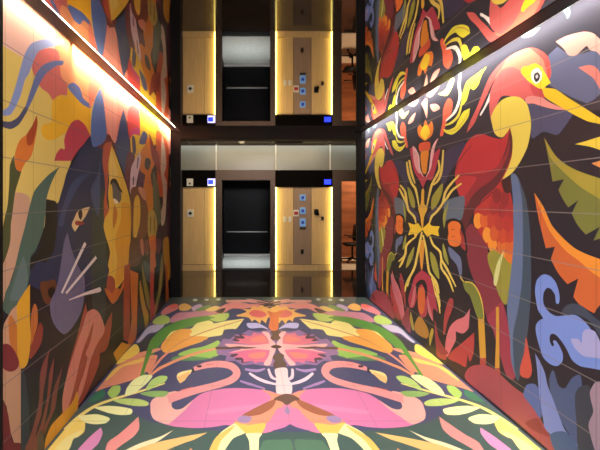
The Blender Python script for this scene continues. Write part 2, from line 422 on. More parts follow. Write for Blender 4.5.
# swirls at right
A.at(500,300)
A.p((54,64,80), '370,80 390,40 440,20 500,40 540,80 600,130 660,160 660,300 600,220 540,130 480,95 420,90')
A.px()
A.p((110,136,204), '536,300 535,290 537,280 543,274.5 550,276 556,283 559.5,295 559,303 556,303 555,295 551,289 547,288 544,292 543,298 544,305 549,312 556,316 565,315.5 575,315 583,320 590,328 597,340 605,350 608,372 600,370 590,368 580,366 572,360 567,350 562,342 556,335 551,334 549.5,340 552,346 554,345 553,341 556,341 560,347 563,355 562,362 557,366 550,364 543,357 539,345 536,333 536,325 540,320 543,318 538,310')
A.at(500,300)
A.p((160,156,198), '425,235 470,235 490,260 495,200 520,175 570,190 600,250 640,350 560,345 500,335 450,290')
A.at(500,375)
A.p((66,82,120), '295,30 320,-30 350,60 390,80 430,20 480,0 490,80 450,120 470,200 470,430 400,330 350,250 310,130')
A.p((78,98,156), '140,110 160,60 210,55 245,110 260,200 240,260 200,200 150,140')
A.p((116,132,190), '210,-130! 240,-80 270,-10 285,60 320,150 360,260 390,330 470,430 480,470 380,470 340,400 270,320 260,270 240,150 230,60 220,-60')
A.p((54,86,128), '300,360 390,340 460,420 480,480 350,480')
A.p((42,52,64), '480,70 540,70 560,200 560,350 620,480 480,480 460,300 450,130')
A.p((156,126,138), '540,100 570,45 600,40 660,40 660,480 580,470 535,330 535,280 560,220 545,150')
# swirl ornaments right of axis (mirrored)
A.at(430,60)
A.p((230,92,62), '75,370 80,290 110,230 135,250 130,310 100,370 78,450 60,450')
A.s((246,238,220), '185,50 175,150 180,220 150,310 95,365', 2.6)
A.s((226,214,60), '192,250 172,330 130,375 90,392', 2.4)
A.s((30,26,34), '205,240 188,330 140,392 92,402', 1.2)
A.p((232,224,42), '240,290! 230,340 190,400 140,445 100,440 78,415 110,420 150,400 170,360 200,310')
A.s((200,150,60), '238,300 205,360 160,415 110,430', .7)
A.p((240,228,48), '340,40! 310,90 290,150 260,180 240,170 220,240 195,270 190,220 220,130 270,90')
A.p((226,212,96), '50,205 90,180 120,120 145,110 130,170 100,215')
A.p((238,156,136), '0,270 40,265 60,290 20,310'); A.p((238,156,136), '-20,210 30,170 60,150 10,220')
A.at(360,100)
A.p((238,160,130), '370,20 400,-10 405,60 400,110 385,60', m=False)
A.p((236,122,36), '387,245! 352,215 345,170 362,150 378,165 392,120 410,150 430,125 440,170 430,212 400,240', m=False)
A.p((244,206,30), '387,238 362,205 372,170 392,150 412,165 418,200 400,232', m=False)
A.p((192,52,72), '300,295 325,285 345,330 352,420 375,455 400,455 425,400 440,330 480,290 470,350 450,430 430,480 400,480 378,530! 355,480 325,430 305,340', m=False)
A.p((228,158,158), '315,280 340,300 355,380 365,440 345,430 325,380', m=False); A.p((228,158,158), '470,230 450,280 440,340 412,440 420,350 430,290 450,250', m=False)
A.p((30,24,28), '355,300 420,295 415,380 405,450 372,450 358,390', m=False)
A.p((222,78,42), '357,262 418,252 415,305 360,310', m=False)
A.p((236,138,30), '366,312 411,308 405,380 398,438 378,440 365,380', m=False)
A.s((236,190,180), '322,290 350,330 358,410 380,462', 1.2, m=False); A.s((236,190,180), '452,250 432,310 424,400 396,462', 1.2, m=False)
A.at(360,160)
A.p((62,48,84), '285,270 345,320 352,365 310,335', m=False); A.p((62,48,84), '400,330 450,290 480,275 450,320 410,355', m=False)
A.p((156,150,42), '285,160 310,190 330,250 325,290 305,270 290,210', m=False); A.p((156,150,42), '495,140 492,200 462,270 430,300 430,230 460,180', m=False)
A.p((230,170,42), '370,180 385,180 385,260 405,290 385,340 378,405 370,405 362,340 350,290 365,260', m=False)
Yb = (230,200,76)
for t in ('470,0 475,60 440,130 425,170 400,280','500,-60 490,60 470,120 440,150','280,10 290,80 310,140 335,180 355,285','295,0 310,80 330,140','595,90 540,150 510,200 495,260 460,310 430,340 415,385','610,140 555,180 520,230 500,260','240,150 270,190 280,250 290,300 325,340 335,380','235,170 265,230 280,270'):
    A.s(Yb, t, 2.3, m=False)
A.p((242,198,28), '288,375! 325,388! 348,378! 372,412! 395,394! 412,375! 430,395! 478,398! 468,425! 475,458! 430,445! 405,462! 375,420! 350,440! 332,470! 322,442! 288,452! 302,412!', m=False)
A.at(360,220)
A.p((222,146,36), '365,120 385,130 385,180 375,290 365,290 355,190 345,170', m=False)
A.p((156,154,44), '325,160 320,210 300,260 275,290 290,220', m=False); A.p((156,154,44), '420,190 450,220 470,290 475,355 440,310 425,250', m=False)
for t in ('372,70 362,120 350,180 340,230 325,290 280,380 270,430','325,300 300,340 285,400','378,90 395,170 405,250 415,310 435,340 460,380 475,440','430,345 440,400 450,450','335,100 280,150 270,210 230,250','270,215 250,260 235,285','420,100 440,150 480,190 490,240 520,290 575,400','485,240 490,290 530,350 560,430'):
    A.s(Yb, t, 2.2, m=False)
A.at(360,280)
for t in ('440,0 460,60 475,120 480,160','420,0 445,60 470,130 480,200'): A.s(Yb, t, 1.8, m=False)
A.p((176,48,70), '370,-60! 330,-20 310,40 290,110 300,165 325,160 345,100 350,180 370,225 400,210 405,130 420,200 440,255! 440,170 470,200! 450,90 430,0 400,-40', m=False)
A.p((30,24,28), '335,30 360,0 390,5 405,60 395,120 388,60 370,25 350,50 345,110', m=False)
A.p((212,96,38), '350,60 380,45 390,110 385,185 365,205 347,150', m=False)
A.p((200,108,108), '322,60 335,40 325,140 303,160', m=False); A.p((200,108,108), '402,90 418,150 438,245 408,190', m=False)
A.p((180,124,34), '350,220 380,240 410,300 410,340 390,350 340,320 325,280', m=False)
A.p((170,150,44), '305,190 325,290 315,300 300,240', m=False); A.p((170,150,44), '430,290 442,310 420,395 415,340', m=False)
A.p((204,100,112), '185,-40 210,20 230,80 250,130 250,240! 220,140 195,60', m=False); A.p((156,44,54), '170,60 185,130 240,240 200,210 175,120', m=False)
A.p((156,44,54), '235,-10 262,30 255,110 245,60', m=False); A.p((148,44,58), '250,250 290,160 295,290 270,280', m=False)
A.p((150,44,54), '450,240 470,340 500,400 530,440 490,450 460,420 450,330', m=False)
# side ovals
A.at(430,180)
A.p((96,108,122), '90,130 200,95 205,160 185,240 100,245 85,200')
A.p((98,110,144), '110,400 150,430 185,470 192,550 180,580 160,510 120,460')
A.p((156,154,52), '112,130 100,200 85,290 78,210'); A.p((156,154,52), '80,380 100,440 112,510 85,470 75,410')
A.p((26,20,24), '85,320 100,245 150,230 195,262 215,330 225,440 190,420 150,415 105,395')
A.p((168,44,44), '165,270 200,330 210,380 212,425 180,385')
A.p((234,112,34), '112,320 108,270 130,248 165,250 185,275 178,315 188,350 178,390 150,400 118,388 106,350')
A.s((120,40,24), '128,298 150,296', 1); A.s((120,40,24), '128,340 150,338', 1)
ART_RIGHT = A

# ------------------------------------------------------------------ floor mural (left half, mirrored about the corridor axis)
A = Art()
A.px()
A.p((70,94,84), '-200,700 45,450 75,414 90,398 110,398 130,412 150,422 200,430 260,432 296,432 300,700', hard=True)
A.p((70,86,82), '165,296 270,296 270,303 160,304', hard=True)
A.at(160,290)
for q in ('195,60 210,52 228,60 210,68','265,58 280,52 295,58 280,66','335,56 350,50 365,56 350,64'): A.p((205,214,196), q)
A.p((228,134,134), '5,135 40,100 100,90 112,110 70,132 20,150'); A.p((240,112,90), '50,95 95,82 108,98 70,108')
A.p((206,134,146), '100,140 55,192 200,185 335,142 300,122 180,130')
A.p((246,184,92), '115,92 150,80 190,100 165,122 120,122')
A.p((196,176,204), '190,105 230,85 255,95 205,127'); A.p((108,150,82), '210,122 260,97 305,90 290,112 240,127')
A.p((246,206,110), '270,122 330,95 372,110 320,127')
A.p((240,148,132), '325,135 380,92 440,75 500,84 600,84 660,100 560,105 490,112 430,112 370,142')
A.p((86,60,66), '330,130 365,112 395,110 370,140')
A.p((240,170,150), '400,60 560,60 560,72 420,75')
A.p((110,120,116), '600,60 720,60 720,90 640,85', m=False)
for q in ('640,75 680,60 700,66 670,80','560,70 600,60 620,70 590,80'): A.p((230,170,150), q)
A.at(100,290)
A.p((196,186,202), '240,285 290,220 370,203 385,213 340,250 290,262 240,312 218,312')
A.p((180,210,98), '315,192 340,165 380,150 415,165 415,195 380,207 330,205')
A.p((60,64,66), '210,340 300,275 340,268 290,365 225,368')
A.px()
A.p((90,150,58), '140,376 144,362 147,350 151,340 157,333 165,327 178,321 195,317 215,315 229,313 227,318 208,323 192,326 176,331 166,338 159,346 153,356 148,366 144,376')
A.at(160,290)
A.p((190,212,100), '290,155 400,138 412,158 392,182 340,190 300,175 330,165')
A.p((250,232,132), '5,340 30,300 70,250 150,235 190,230 220,200 290,183 312,190 330,200 400,185 505,172! 460,230 430,233 385,240 370,270 310,280 270,290 250,310 130,350 60,375 20,370')
A.p((250,172,70), '5,340 30,300 100,242 170,233 192,250 180,275 270,278 287,290 240,312 130,352 60,377 20,372')
A.s((216,140,92), '500,178 300,240 150,300 50,365', 1)
A.s((236,150,112), '60,365 30,390 -10,430 -60,500', 2.2)
A.p((154,200,84), '110,382 190,352 250,342 310,320 350,303 372,340 382,372 330,400 290,412 190,412 140,402')
A.at(140,330)
A.p((92,150,84), '190,180 240,152 420,167 450,152 400,175 320,184')
A.at(160,290)
A.s((240,154,104), '375,345 250,370 130,410 50,445 -10,475 -60,515', 2.8)
# salmon leaves at the left edge
A.at(80,330)
A.p((236,146,106), '90,372! 200,240 260,190 340,165 440,150 465,155 450,200 420,275 400,250 340,290 250,320 160,345')
A.p((252,204,94), '150,305 210,230 330,180 385,168 365,195 260,220 190,280')
A.p((236,150,112), '240,195 260,170 340,140 470,108 482,120 400,150 300,182')
A.p((248,218,88), '215,205 325,85 357,130 290,175')
A.px()
A.p((90,150,58), '140,376 144,362 147,350 151,340 154,345 150,356 146,366 143,376')
# flower
A.at(220,290)
A.p((150,112,152), '-20,345! 20,290! 60,295 90,265! 130,262 170,238! 230,250 300,240 332,250 332,440 300,458 200,445! 140,452! 90,425! 30,425! 40,395! -20,385!')
A.p((92,62,72), '70,300! 90,285 75,270! 120,278 105,262! 150,268 160,300 110,312!')
A.p((92,62,72), '70,385! 60,400 100,402! 90,420 130,420! 130,438 175,430! 180,400 110,380!')
A.p((232,118,130), '75,312! 120,304 90,292! 150,290 128,268! 185,275 200,254! 235,262 270,250! 300,300 315,325 200,330')
A.p((230,112,138), '45,378! 110,384 78,404! 135,408 140,434! 195,424 205,440! 250,430 275,446! 300,400 305,365 250,354 120,358')
A.p((240,134,112), '200,285 260,275 280,305 240,312 180,304'); A.p((240,134,112), '170,385 250,372 280,380 250,408 190,408')
A.p((246,174,162), '35,322 200,330 290,322 332,320 332,362 290,360 200,355 60,376 130,352 60,345')
A.p((248,184,172), '252,250 292,256 312,300 332,320 332,362 318,395 300,450 262,445 292,395 300,345 285,290')
A.p((100,74,62), '-20,340 60,342 110,338 160,342 222,345 160,353 100,350 60,354 -20,356')
A.p((104,72,58), '302,250 335,238 368,250 352,268 364,290 332,302 302,290 314,270', m=False)
A.p((84,54,50), '303,341 335,328 372,341 340,352', m=False)
A.at(200,330)
A.p((98,76,64), '435,165 450,145 480,138 505,152 500,175 520,205 505,235 480,242 450,232 438,205 450,185', m=False)
# butterfly
A.at(220,290)
A.p((250,184,92), '100,150! 160,130 125,112! 180,115 200,92! 230,105 250,88! 285,105 335,130 335,160 290,165 275,200! 250,180 240,205! 210,178 190,192! 170,165 100,158!')
A.p((238,108,100), '175,140 200,120 250,125 282,148 250,165 200,160')
A.p((236,116,62), '283,125 325,135 380,122 352,165 350,230 322,245 293,225 300,170', m=False)
A.p((196,188,222), '160,200 230,200 292,236 250,226 180,230')
A.p((60,50,60), '215,75 250,60 300,72 330,80 330,100 290,96 240,88')
for t in ('120,66 200,74 270,84','160,54 230,64 290,78','40,72 120,78 200,88'): A.s((236,160,150), t, 1.1)
A.p((224,226,214), '322,62 335,58 348,62 335,68', m=False)
# white stems
A.at(200,330)
A.s((168,128,174), '240,305 300,325 390,352', 2.6)
A.s((176,140,184), '270,235 340,245 390,232', 3)
A.p((242,208,198), '450,235 520,228 530,290 552,330 545,385 465,385 455,330 458,290', m=False)
A.s((238,206,208), '295,258 345,290 400,312 470,328', 3)
A.s((238,206,208), '410,232 430,282 470,300', 3)
# flamingo
A.px()
A.p((222,122,160), '152,402 150.5,408 151,414 155,420 163,423.5 175,426.5 195,428 213,427 227,425 240,428 262,432 290,424 290,400 278,394 270,391 256,389 240,388 225,388.5 210,391 201,394 194,399 189,404 183,408 176,409.5')
A.p((228,136,168), '210,410 260,404 262,408 212,414')
A.p((240,176,156), '152,400 150.5,408 151,414 155,420 168,424 177,417 186,409 193,400 183,408 176,409.5 172,407 172,402 178,396 176,391 162,394.5')
A.s((238,150,142), '194,369 205,365.5 218,364 231,366 237,373 231,380 215,385.5 197,390 182,394.5 168,399', [4,6,6.5,7,7.5,7,6.5,7,8,9])
A.s((214,92,72), '181,390 193,387', 1.5); A.s((220,110,92), '206,365 214,364', 1.2)
A.at(140,330)
A.p((250,226,140), '308,238! 250,250 225,265 222,290 240,320! 268,302 290,272 315,250')
A.p((244,190,110), '226,285 250,270 300,248 285,280 262,304 240,318')
A.p((40,34,38), '305,222 322,236 326,250 304,256 314,240'); A.p((70,50,50), '340,214 365,210 370,222 345,224')
# wings and legs
A.at(200,375)
A.p((228,148,110), '370,85 450,110 520,118 545,125 545,185 470,200 440,240 400,292 300,300 205,290 250,242 330,200 430,140')
A.p((168,98,68), '432,150 455,155 430,200 350,240 250,245 330,198')
A.p((112,80,66), '440,145 490,118 520,112 560,120 600,145 560,158 520,182 490,160', m=False)
A.p((228,126,158), '545,180 480,205 430,260 390,305 370,348 430,338 475,305 482,288 520,282 545,288')
A.p((166,134,168), '222,262 260,243 312,255 285,288 235,282')
A.p((162,132,164), '520,188 542,215 527,238 505,215', m=False)
A.p((84,120,90), '390,392 480,388 545,392 545,480 360,480 370,420')
A.p((252,238,160), '215,290 262,310 275,345 200,380 150,450 130,500 40,500 60,450 80,400 130,340 190,300')
A.p((244,190,88), '205,300 190,330 130,390 105,450 95,500 40,500 60,440 100,370')
A.p((246,192,82), '208,285 290,300 392,290 372,348 320,372 270,345 230,308')
A.p((252,240,166), '285,350 370,350 355,380 352,450 355,520 305,520 295,400 275,358')
# sprig at left
A.at(40,375)
A.p((60,122,84), '290,160 330,110 380,88 392,120 350,150')
A.p((252,220,104), '20,480 45,450 220,250 272,290! 265,340 230,370 200,385 170,450 150,500')
A.p((252,232,140), '90,450 150,380 250,330 230,370 200,385 170,450')
A.s((248,226,120), '150,330 225,258 320,192 440,145 600,98 750,50', [4,3.4,2.8,2.4,2,1])
A.p((246,244,160), '225,245! 270,240 340,235 400,250 420,265 390,290 320,295 260,280')
A.p((246,244,160), '320,195! 400,185 480,190 550,205 545,235 480,240 400,225')
A.p((188,212,108), '430,150! 520,140 600,145 650,165 640,185 560,185 480,170')
A.p((166,202,90), '415,90 440,65 480,65 480,100 450,135 425,135 405,110')
A.p((238,244,160), '510,120! 520,80 560,30 620,0 675,5 640,50 580,100 540,120')
A.p((230,142,180), '190,500 225,450 260,410 310,360 365,315! 375,350 350,410 310,450 280,500')
A.p((240,146,134), '380,500 395,440 410,400 480,350 590,250! 595,320 560,370 490,420 440,460 410,500')
A.at(120,375)
A.p((180,212,108), '155,82 190,30 240,5 285,10 270,40 220,65 170,92')
A.p((140,178,92), '120,110 200,95 290,100 262,130 180,130')
A.p((248,228,170), '20,460 120,410 240,370 320,330! 240,390 180,420 100,460')
A.p((246,190,108), '60,470 180,415 380,370 525,345! 450,385 380,410 280,450 240,480')
A.p((240,160,100), '400,470 425,438! 440,460 430,480')
ART_FLOOR = A

def tone(a, d, k):
    out = []
    for col, q, m in a.items:
        l = .3*col[0]+.59*col[1]+.11*col[2]
        out.append((tuple(min(255, k*(c+(l-c)*d)) for c in col), q, m))
    a.items = out
tone(ART_LEFT, .12, .93); tone(ART_RIGHT, .10, .95); tone(ART_FLOOR, .06, .97)
MM_L = mural_mat('printed_tile_left', 'Y', 'Z', .22, 0.0, .305, .3048, .34, .45, groutw=.0032, lt=(112,102,96))
MM_L.node_tree.nodes['Principled BSDF'].inputs['IOR'].default_value = 1.28
MM_R = mural_mat('printed_tile_right', 'Y', 'Z', .10, 0.0, .4572, .3048, .52, .5, groutw=.003, lt=(128,118,110))
MM_F = mural_mat('printed_floor_tile', 'X', 'Y', .279, .12, .61, .61, .36, .45, light_v=False, dk=(95,88,86), groutw=.0024)
def planeL(x, y):
    z = F*XL/(min(x, 249)-VX); return (z, EYE+(VY-y)*z/F)
def planeR(x, y):
    z = F*XR/(max(x, 260)-VX); return (z, EYE+(VY-y)*z/F)
def planeF(x, y):
    z = F*EYE/(max(y, 250)-VY); return ((x-VX)*z/F, z)
TOP = 2.80
wl = build_art('wall_left', ART_LEFT, planeL, (2.33, Y1, 0, TOP), lambda u, v: (XL, u, v), MM_L, base=(21,20,30), boxdef=(XL-.12, XL-.001, Y0, Y1, 0, TOP))
tag(wl, 'left corridor wall of tiles printed with a black panther and flames', 'wall', kind='structure')
zc = F*XR/(422.5-VX)
wr = build_art('wall_right', ART_RIGHT, planeR, (1.2, Y1, 0, TOP), lambda u, v: (XR, u, v), MM_R, mirror=lambda p: (2*zc-p[0], p[1]), base=(24,20,30), boxdef=(XR+.001, XR+.12, Y0, Y1, 0, TOP))
tag(wr, 'right corridor wall of tiles printed with red crane and orange leaves', 'wall', kind='structure')
xc = (XL+XR)/2
fl = build_art('floor', ART_FLOOR, planeF, (XL, XR, Y0, Y1), lambda u, v: (u, v, 0), MM_F, mirror=lambda p: (2*xc-p[0], p[1]), base=(74,76,102), boxdef=(XL-.12, XR+.12, Y0, Y1, -.12, -.001))
tag(fl, 'corridor floor of glossy tiles printed with two pink flamingos', 'floor', kind='structure')

# ------------------------------------------------------------------ setting
M_mir = mat('ceiling_mirror', (232,226,220), rough=.02, metal=1, bump=.02, nscale=1.2)
M_black = mat('black_lacquer', (6,4,4), rough=.7, spec=.05)
M_post = mat('dark_bronze', (13,11,10), rough=.6, spec=.2, noise=.15, nscale=6)
M_slot = mat('slot_dark', (34,26,24), rough=.6)
M_lobfloor = mat('polished_dark_stone', (38,31,28), rough=.09, spec=.7, noise=.25, nscale=3)
M_gold = mat('gold_veneer', (214,182,128), rough=.45, noise=.10, nscale=5, stretch=(6,6,.35))
M_taupe = mat('taupe_veneer', (152,128,108), rough=.5, noise=.1, nscale=5, stretch=(6,6,.35))
M_frame = mat('elevator_surround', (82,66,58), rough=.45, metal=.2, noise=.08, nscale=4, stretch=(1,1,.4))
M_grey = mat('back_painted_glass', (138,140,134), rough=.3, noise=.04, nscale=2)
M_wbar = mat('pale_joint', (214,212,200), rough=.4)
M_steel = mat('brushed_steel', (190,192,194), rough=.25, metal=1)
M_cab = mat('cab_panel', (2,4,9), rough=.35, spec=.12)
M_cabfloor = mat('cab_floor', (168,170,162), rough=.5, noise=.12, nscale=14)
M_white = mat('white_plastic', (222,224,218), rough=.4)
M_dk = mat('black_plastic', (9,8,8), rough=.55, spec=.25)
M_red = mat('red_print', (176,44,44), rough=.5)
M_bluelit = mat('blue_lit_screen', (20,30,120), emis=(30,50,255), estr=3.0)
M_whitelit = mat('white_lit_edge', (220,220,255), emis=(205,200,255), estr=1.6)
M_cyan = mat('pale_blue_plate', (120,160,200), rough=.4, emis=(80,140,210), estr=.35)
M_dblue = mat('deep_blue_button', (24,50,120), rough=.3, emis=(20,60,200), estr=.3)
M_warmled = mat('warm_led', (255,240,160), emis=(255,234,128), estr=6)
M_led = mat('white_led', (255,250,240), emis=(255,244,232), estr=9)
M_rail = mat('satin_handrail', (196,196,190), rough=.4)
M_led2 = mat('white_led_line', (255,250,240), emis=(255,240,224), estr=22)
M_wood = mat('orange_wood', (150,88,52), rough=.45, noise=.3, nscale=3, stretch=(.5,1,3))
M_beige = mat('beige_floor', (214,196,170), rough=.5, noise=.05)
M_ctile = mat('ceiling_tile', (118,108,96), rough=.9, noise=.08, nscale=30)
M_cgrid = mat('ceiling_grid', (150,142,130), rough=.5)
M_lobwall = mat('lobby_wall', (90,76,68), rough=.6, noise=.06)

# mirror ceiling with cove slots each side; mirror sheet with solid thickness
MXL, MXR = -1.150, 1.697
o = obj('ceiling', bx(MXL, MXR, Y0, Y1-.02, CEIL, CEIL+.02), M_mir); tag(o, 'mirror ceiling over the tiled corridor reflecting the murals', 'ceiling', kind='structure')
bm = bmesh.new()
box(bm, XL-.12, MXL, Y0, Y1, TOP, TOP+.1); box(bm, MXR, XR+.12, Y0, Y1, TOP-.005, TOP+.1); box(bm, MXL, MXR, Y0, Y1, TOP, TOP+.1)
box(bm, MXL, MXL+.02, Y0, Y1-.02, CEIL+.02, TOP); box(bm, MXR-.02, MXR, Y0, Y1-.02, CEIL+.02, TOP)
o = obj('ceiling.001', bm, M_slot); tag(o, 'dark recessed slots along both edges of the mirror ceiling', 'ceiling', kind='structure')
# beam + pillars framing the lobby opening
BB = EYE + 60.5/60.7
PL0, PL1 = XL, (180.5-VX)/F*Y1
PR0, PR1 = (356.5-VX)/F*Y1, XR
o = obj('trim_1', bx(XL, XR, Y1-.02, Y1+.18, BB, LOBC+.1), M_post); tag(o, 'dark beam across the end of the mirror ceiling', 'beam', kind='structure')
o = obj('trim_2', bx(PL0, PL1, Y1-.015, Y1+.045, 0, BB), M_post); tag(o, 'dark narrow pillar at the end of the panther wall', 'pillar', kind='structure')
o = obj('trim_3', bx(PR0, PR1, Y1-.015, Y1+.045, 0, BB), M_post); tag(o, 'dark narrow pillar at the end of the crane wall', 'pillar', kind='structure')
o = obj('trim_4', bx(XL, XL+.006, 2.14, 2.325, 0, CEIL-.01), M_post); tag(o, 'dark upright edge strip at the near end of the panther wall', 'trim', kind='structure')

# lobby shell
LX0, LX1 = -3.4, 4.6
YB = 12.3
o = obj('floor.001', bx(LX0, LX1, Y1, YE+.12, -.12, -.0005), M_lobfloor); tag(o, 'polished dark stone floor in front of the elevator', 'floor', kind='structure')
bm = bmesh.new(); box(bm, LX0, LX1, Y1+.18, YE+.12, LOBC, LOBC+.08)
o = obj('ceiling.002', bm, M_ctile); tag(o, 'dim suspended tile ceiling of the elevator lobby', 'ceiling', kind='structure')
bm = bmesh.new()
for k in range(14):
    x = LX0+.2+k*.61; box(bm, x, x+.022, Y1+.18, YE, LOBC-.006, LOBC)
for k in range(4):
    y = Y1+.55+k*.61; box(bm, LX0, LX1, y, y+.022, LOBC-.005, LOBC)
gr = obj('ceiling_grid', bm, M_cgrid); tag(gr, 'metal grid of the lobby tile ceiling', 'ceiling grid', kind='structure')
gr.name = 'trim_5'
o = obj('wall_far_left', bx(LX0-.1, LX0, Y1, YE+.12, 0, LOBC), M_lobwall); tag(o, 'lobby side wall beyond the panther mural', 'wall', kind='structure')
o = obj('wall_far_right', bx(LX1, LX1+.1, Y1, YB, 0, LOBC), M_lobwall); tag(o, 'lobby side wall beyond the crane mural', 'wall', kind='structure')
bm = bmesh.new(); box(bm, LX0, XL-.12, Y1, Y1+.12, 0, LOBC); box(bm, XR+.12, LX1, Y1, Y1+.12, 0, LOBC)
o = obj('wall_near', bm, M_lobwall); tag(o, 'lobby walls flanking the mural corridor opening', 'wall', kind='structure')

K = F/YE
def X(x): return (x-VX)/K
def Z(y): return EYE+(VY-y)/K
GT, HT = Z(187), Z(170)
# back wall body: a wall with two openings
bm = bmesh.new()
box(bm, LX0, X(217), YE+.06, YE+.18, 0, LOBC)
box(bm, X(274), X(334), YE+.06, YE+.18, 0, LOBC)
box(bm, X(217), X(274), YE+.06, YE+.18, Z(178), LOBC)
box(bm, X(334), LX1, YE+.06, YE+.18, Z(180), LOBC)
box(bm, X(372), LX1, YE+.06, YE+.18, 0, Z(180))
o = obj('wall_back', bm, M_lobwall); tag(o, 'brown back wall of the lobby holding elevator and side opening', 'wall', kind='structure')
# upper grey glass band
for i, (a, b) in enumerate(((120,215.2),(217.2,274.8),(276.8,329.3),(331.3,400))):
    o = obj('trim_%d' % (6+i), bx(X(a), X(b), YE+.02, YE+.06, HT, Z(145.4)), M_grey)
    tag(o, ['grey glass panel over the left gold panel','grey glass panel over the elevator','grey glass panel over the black header with the blue display','grey glass panel over the side opening'][i], 'glass panel', kind='structure')
for i, x in enumerate((216.2, 275.8, 330.3)):
    o = obj('trim_%d' % (10+i), bx(X(x-.75), X(x+.75), YE+.01, YE+.06, HT-.01, Z(141)), M_wbar)
    tag(o, ['pale vertical joint left of the elevator','pale vertical joint right of the elevator','pale vertical joint above the blue display'][i], 'joint strip', kind='structure')

# ---- gold wall panels
def gold_panel(x0, x1, label, segs, leds):
    t = thing('wall_panel', (X((x0+x1)/2), YE, 0), label, 'wall panel', 'gold lit panels beside the elevator')
    cx = X((x0+x1)/2)
    for a, b, m, nm in segs:
        obj(nm, bx(X(a)-cx+.004, X(b)-cx-.004, .03, .06, .14, GT, bev=.003), m, t)
    obj('base', bx(X(x0)-cx, X(x1)-cx, .01, .06, 0, .13), M_gold, t)
    obj('header', bx(X(x0)-cx, X(x1)-cx, -.02, .06, GT, HT-.004), M_black, t)
    for a, b in leds:
        obj('light_strip', bx(X(a)-cx, X(b)-cx, -.045, .028, .02, GT-.005), M_warmled, t)
    return t
gold_panel(182.5, 215.3, 'gold lit panel left of the elevator with white alarm on its header', [(182.5,204,M_gold,'side_panel'),(204,214.2,M_gold,'side_panel')], [(214.3,215.3)])
gold_panel(275.5, 332, 'wide gold lit panel right of the elevator carrying the call buttons', [(277,293.5,M_gold,'side_panel'),(293.5,311.5,M_taupe,'centre_panel'),(311.5,330.6,M_gold,'side_panel')], [(275.5,276.6),(331,332)])

# ---- elevator
t = thing('elevator', (X(246), YE, 0), 'open dark elevator cab with pale floor and steel handrail', 'elevator')
cx = X(246); a, b = X(222)-cx, X(270.3)-cx; oa, ob = X(215.6)-cx, X(275.2)-cx
for s0, s1 in ((oa, a), (b, ob)): obj('jamb', bx(s0, s1, -.05, .22, 0, Z(180.3), bev=.004), M_frame, t)
obj('lintel', bx(oa, ob, -.05, .22, Z(180.3), HT-.002, bev=.004), M_frame, t)
obj('sill', bx(a, b, .02, .3, -.02, .012), M_dk, t)
obj('cab_floor', bx(a-.1, b+.1, .3, 2.3, -.03, .012), M_cabfloor, t)
for s0, s1 in ((a-.14, a-.1), (b+.1, b+.14)): obj('cab_wall', bx(s0, s1, .24, 2.34, 0, 2.35), M_cab, t)
obj('cab_wall', bx(a-.1, b+.1, 2.3, 2.34, .1, 2.35), M_cab, t)
obj('cab_ceiling', bx(a-.1, b+.1, .24, 2.34, 2.35, 2.39), M_cab, t)
obj('kick_plate', bx(a-.1, b+.1, 2.27, 2.3, .012, .06), M_steel, t)
hr = obj('handrail', tube(bmesh.new(), [(a-.02, 2.22, .72), (b+.02, 2.22, .72)], .016), M_rail, t, True)
for x in (a+.1, b-.1): obj('bracket', tube(bmesh.new(), [(x, 2.22, .72), (x, 2.3, .70)], .009), M_steel, hr)
for x in (-.32, .02, .27, .43):
    bm = bmesh.new(); bmesh.ops.create_cone(bm, cap_ends=True, segments=16, radius1=.055, radius2=.055, depth=.012)
    bmesh.ops.translate(bm, verts=bm.verts, vec=(x, 1.9, 2.343)); obj('cab_light', bm, M_led, t)
obj('door_edge', bx(a-.03, a+.0, .09, .13, .012, Z(180.3)), M_steel, t)

# ---- side room seen through the opening
bm = bmesh.new()
o = obj('door_1', box(box(bmesh.new(), X(332.2), X(341.3), YE-.04, YE+.2, 0, Z(172)), X(341.3), X(372), YE-.04, YE+.2, Z(181), Z(172)), M_frame)
tag(o, 'brown door surround of the side opening right of the gold panel', 'door frame', kind='structure')
o = obj('floor.002', bx(X(332), LX1, YE+.12, YB, -.12, .006), M_beige); tag(o, 'pale floor of the room beyond the side opening', 'floor', kind='structure')
o = obj('wall_room', bx(X(332), LX1, YB-.1, YB, .006, LOBC), M_wood); tag(o, 'orange wood wall of the room beyond the side opening', 'wall', kind='structure')
o = obj('wall_room_side', bx(X(332)-.06, X(332), YE+.18, YB, 0, LOBC), M_wood); tag(o, 'side wall of the wood-lined room', 'wall', kind='structure')
o = obj('ceiling.003', bx(X(332), LX1, YE+.18, YB, LOBC, LOBC+.08), M_ctile); tag(o, 'ceiling of the room beyond the side opening', 'ceiling', kind='structure')

# office chair
cy = 11.25; cxx = (352.3-VX)/F*cy
t = thing('office_chair', (cxx, cy, .006), 'black office chair on casters in front of the orange wood wall', 'chair')
def rot_pts(r, k, z): return (r*math.cos(k), r*math.sin(k), z)
bmx = bmesh.new(); bmesh.ops.create_cube(bmx, size=1); bmesh.ops.scale(bmx, verts=bmx.verts, vec=(.46,.45,.07)); bmesh.ops.translate(bmx, verts=bmx.verts, vec=(0,0,.46))
bmesh.ops.bevel(bmx, geom=list(bmx.edges), offset=.03, segments=3, affect='EDGES'); obj('seat', bmx, M_dk, t, True)
bmx = bmesh.new(); bmesh.ops.create_cube(bmx, size=1); bmesh.ops.scale(bmx, verts=bmx.verts, vec=(.06,.42,.42)); bmesh.ops.translate(bmx, verts=bmx.verts, vec=(.05,0,.76))
for v in bmx.verts: v.co.x += (v.co.z-.5)*.12
bmesh.ops.bevel(bmx, geom=list(bmx.edges), offset=.025, segments=3, affect='EDGES'); obj('backrest', bmx, M_dk, t, True)
obj('column', tube(bmesh.new(), [(0,0,.09),(0,0,.43)], .025), M_dk, t, True)
for sg in (-1, 1): obj('armrest', tube(bmesh.new(), [(.1, sg*.24, .46),(.08, sg*.27, .66),(-.16, sg*.27, .67)], .016), M_dk, t, True)
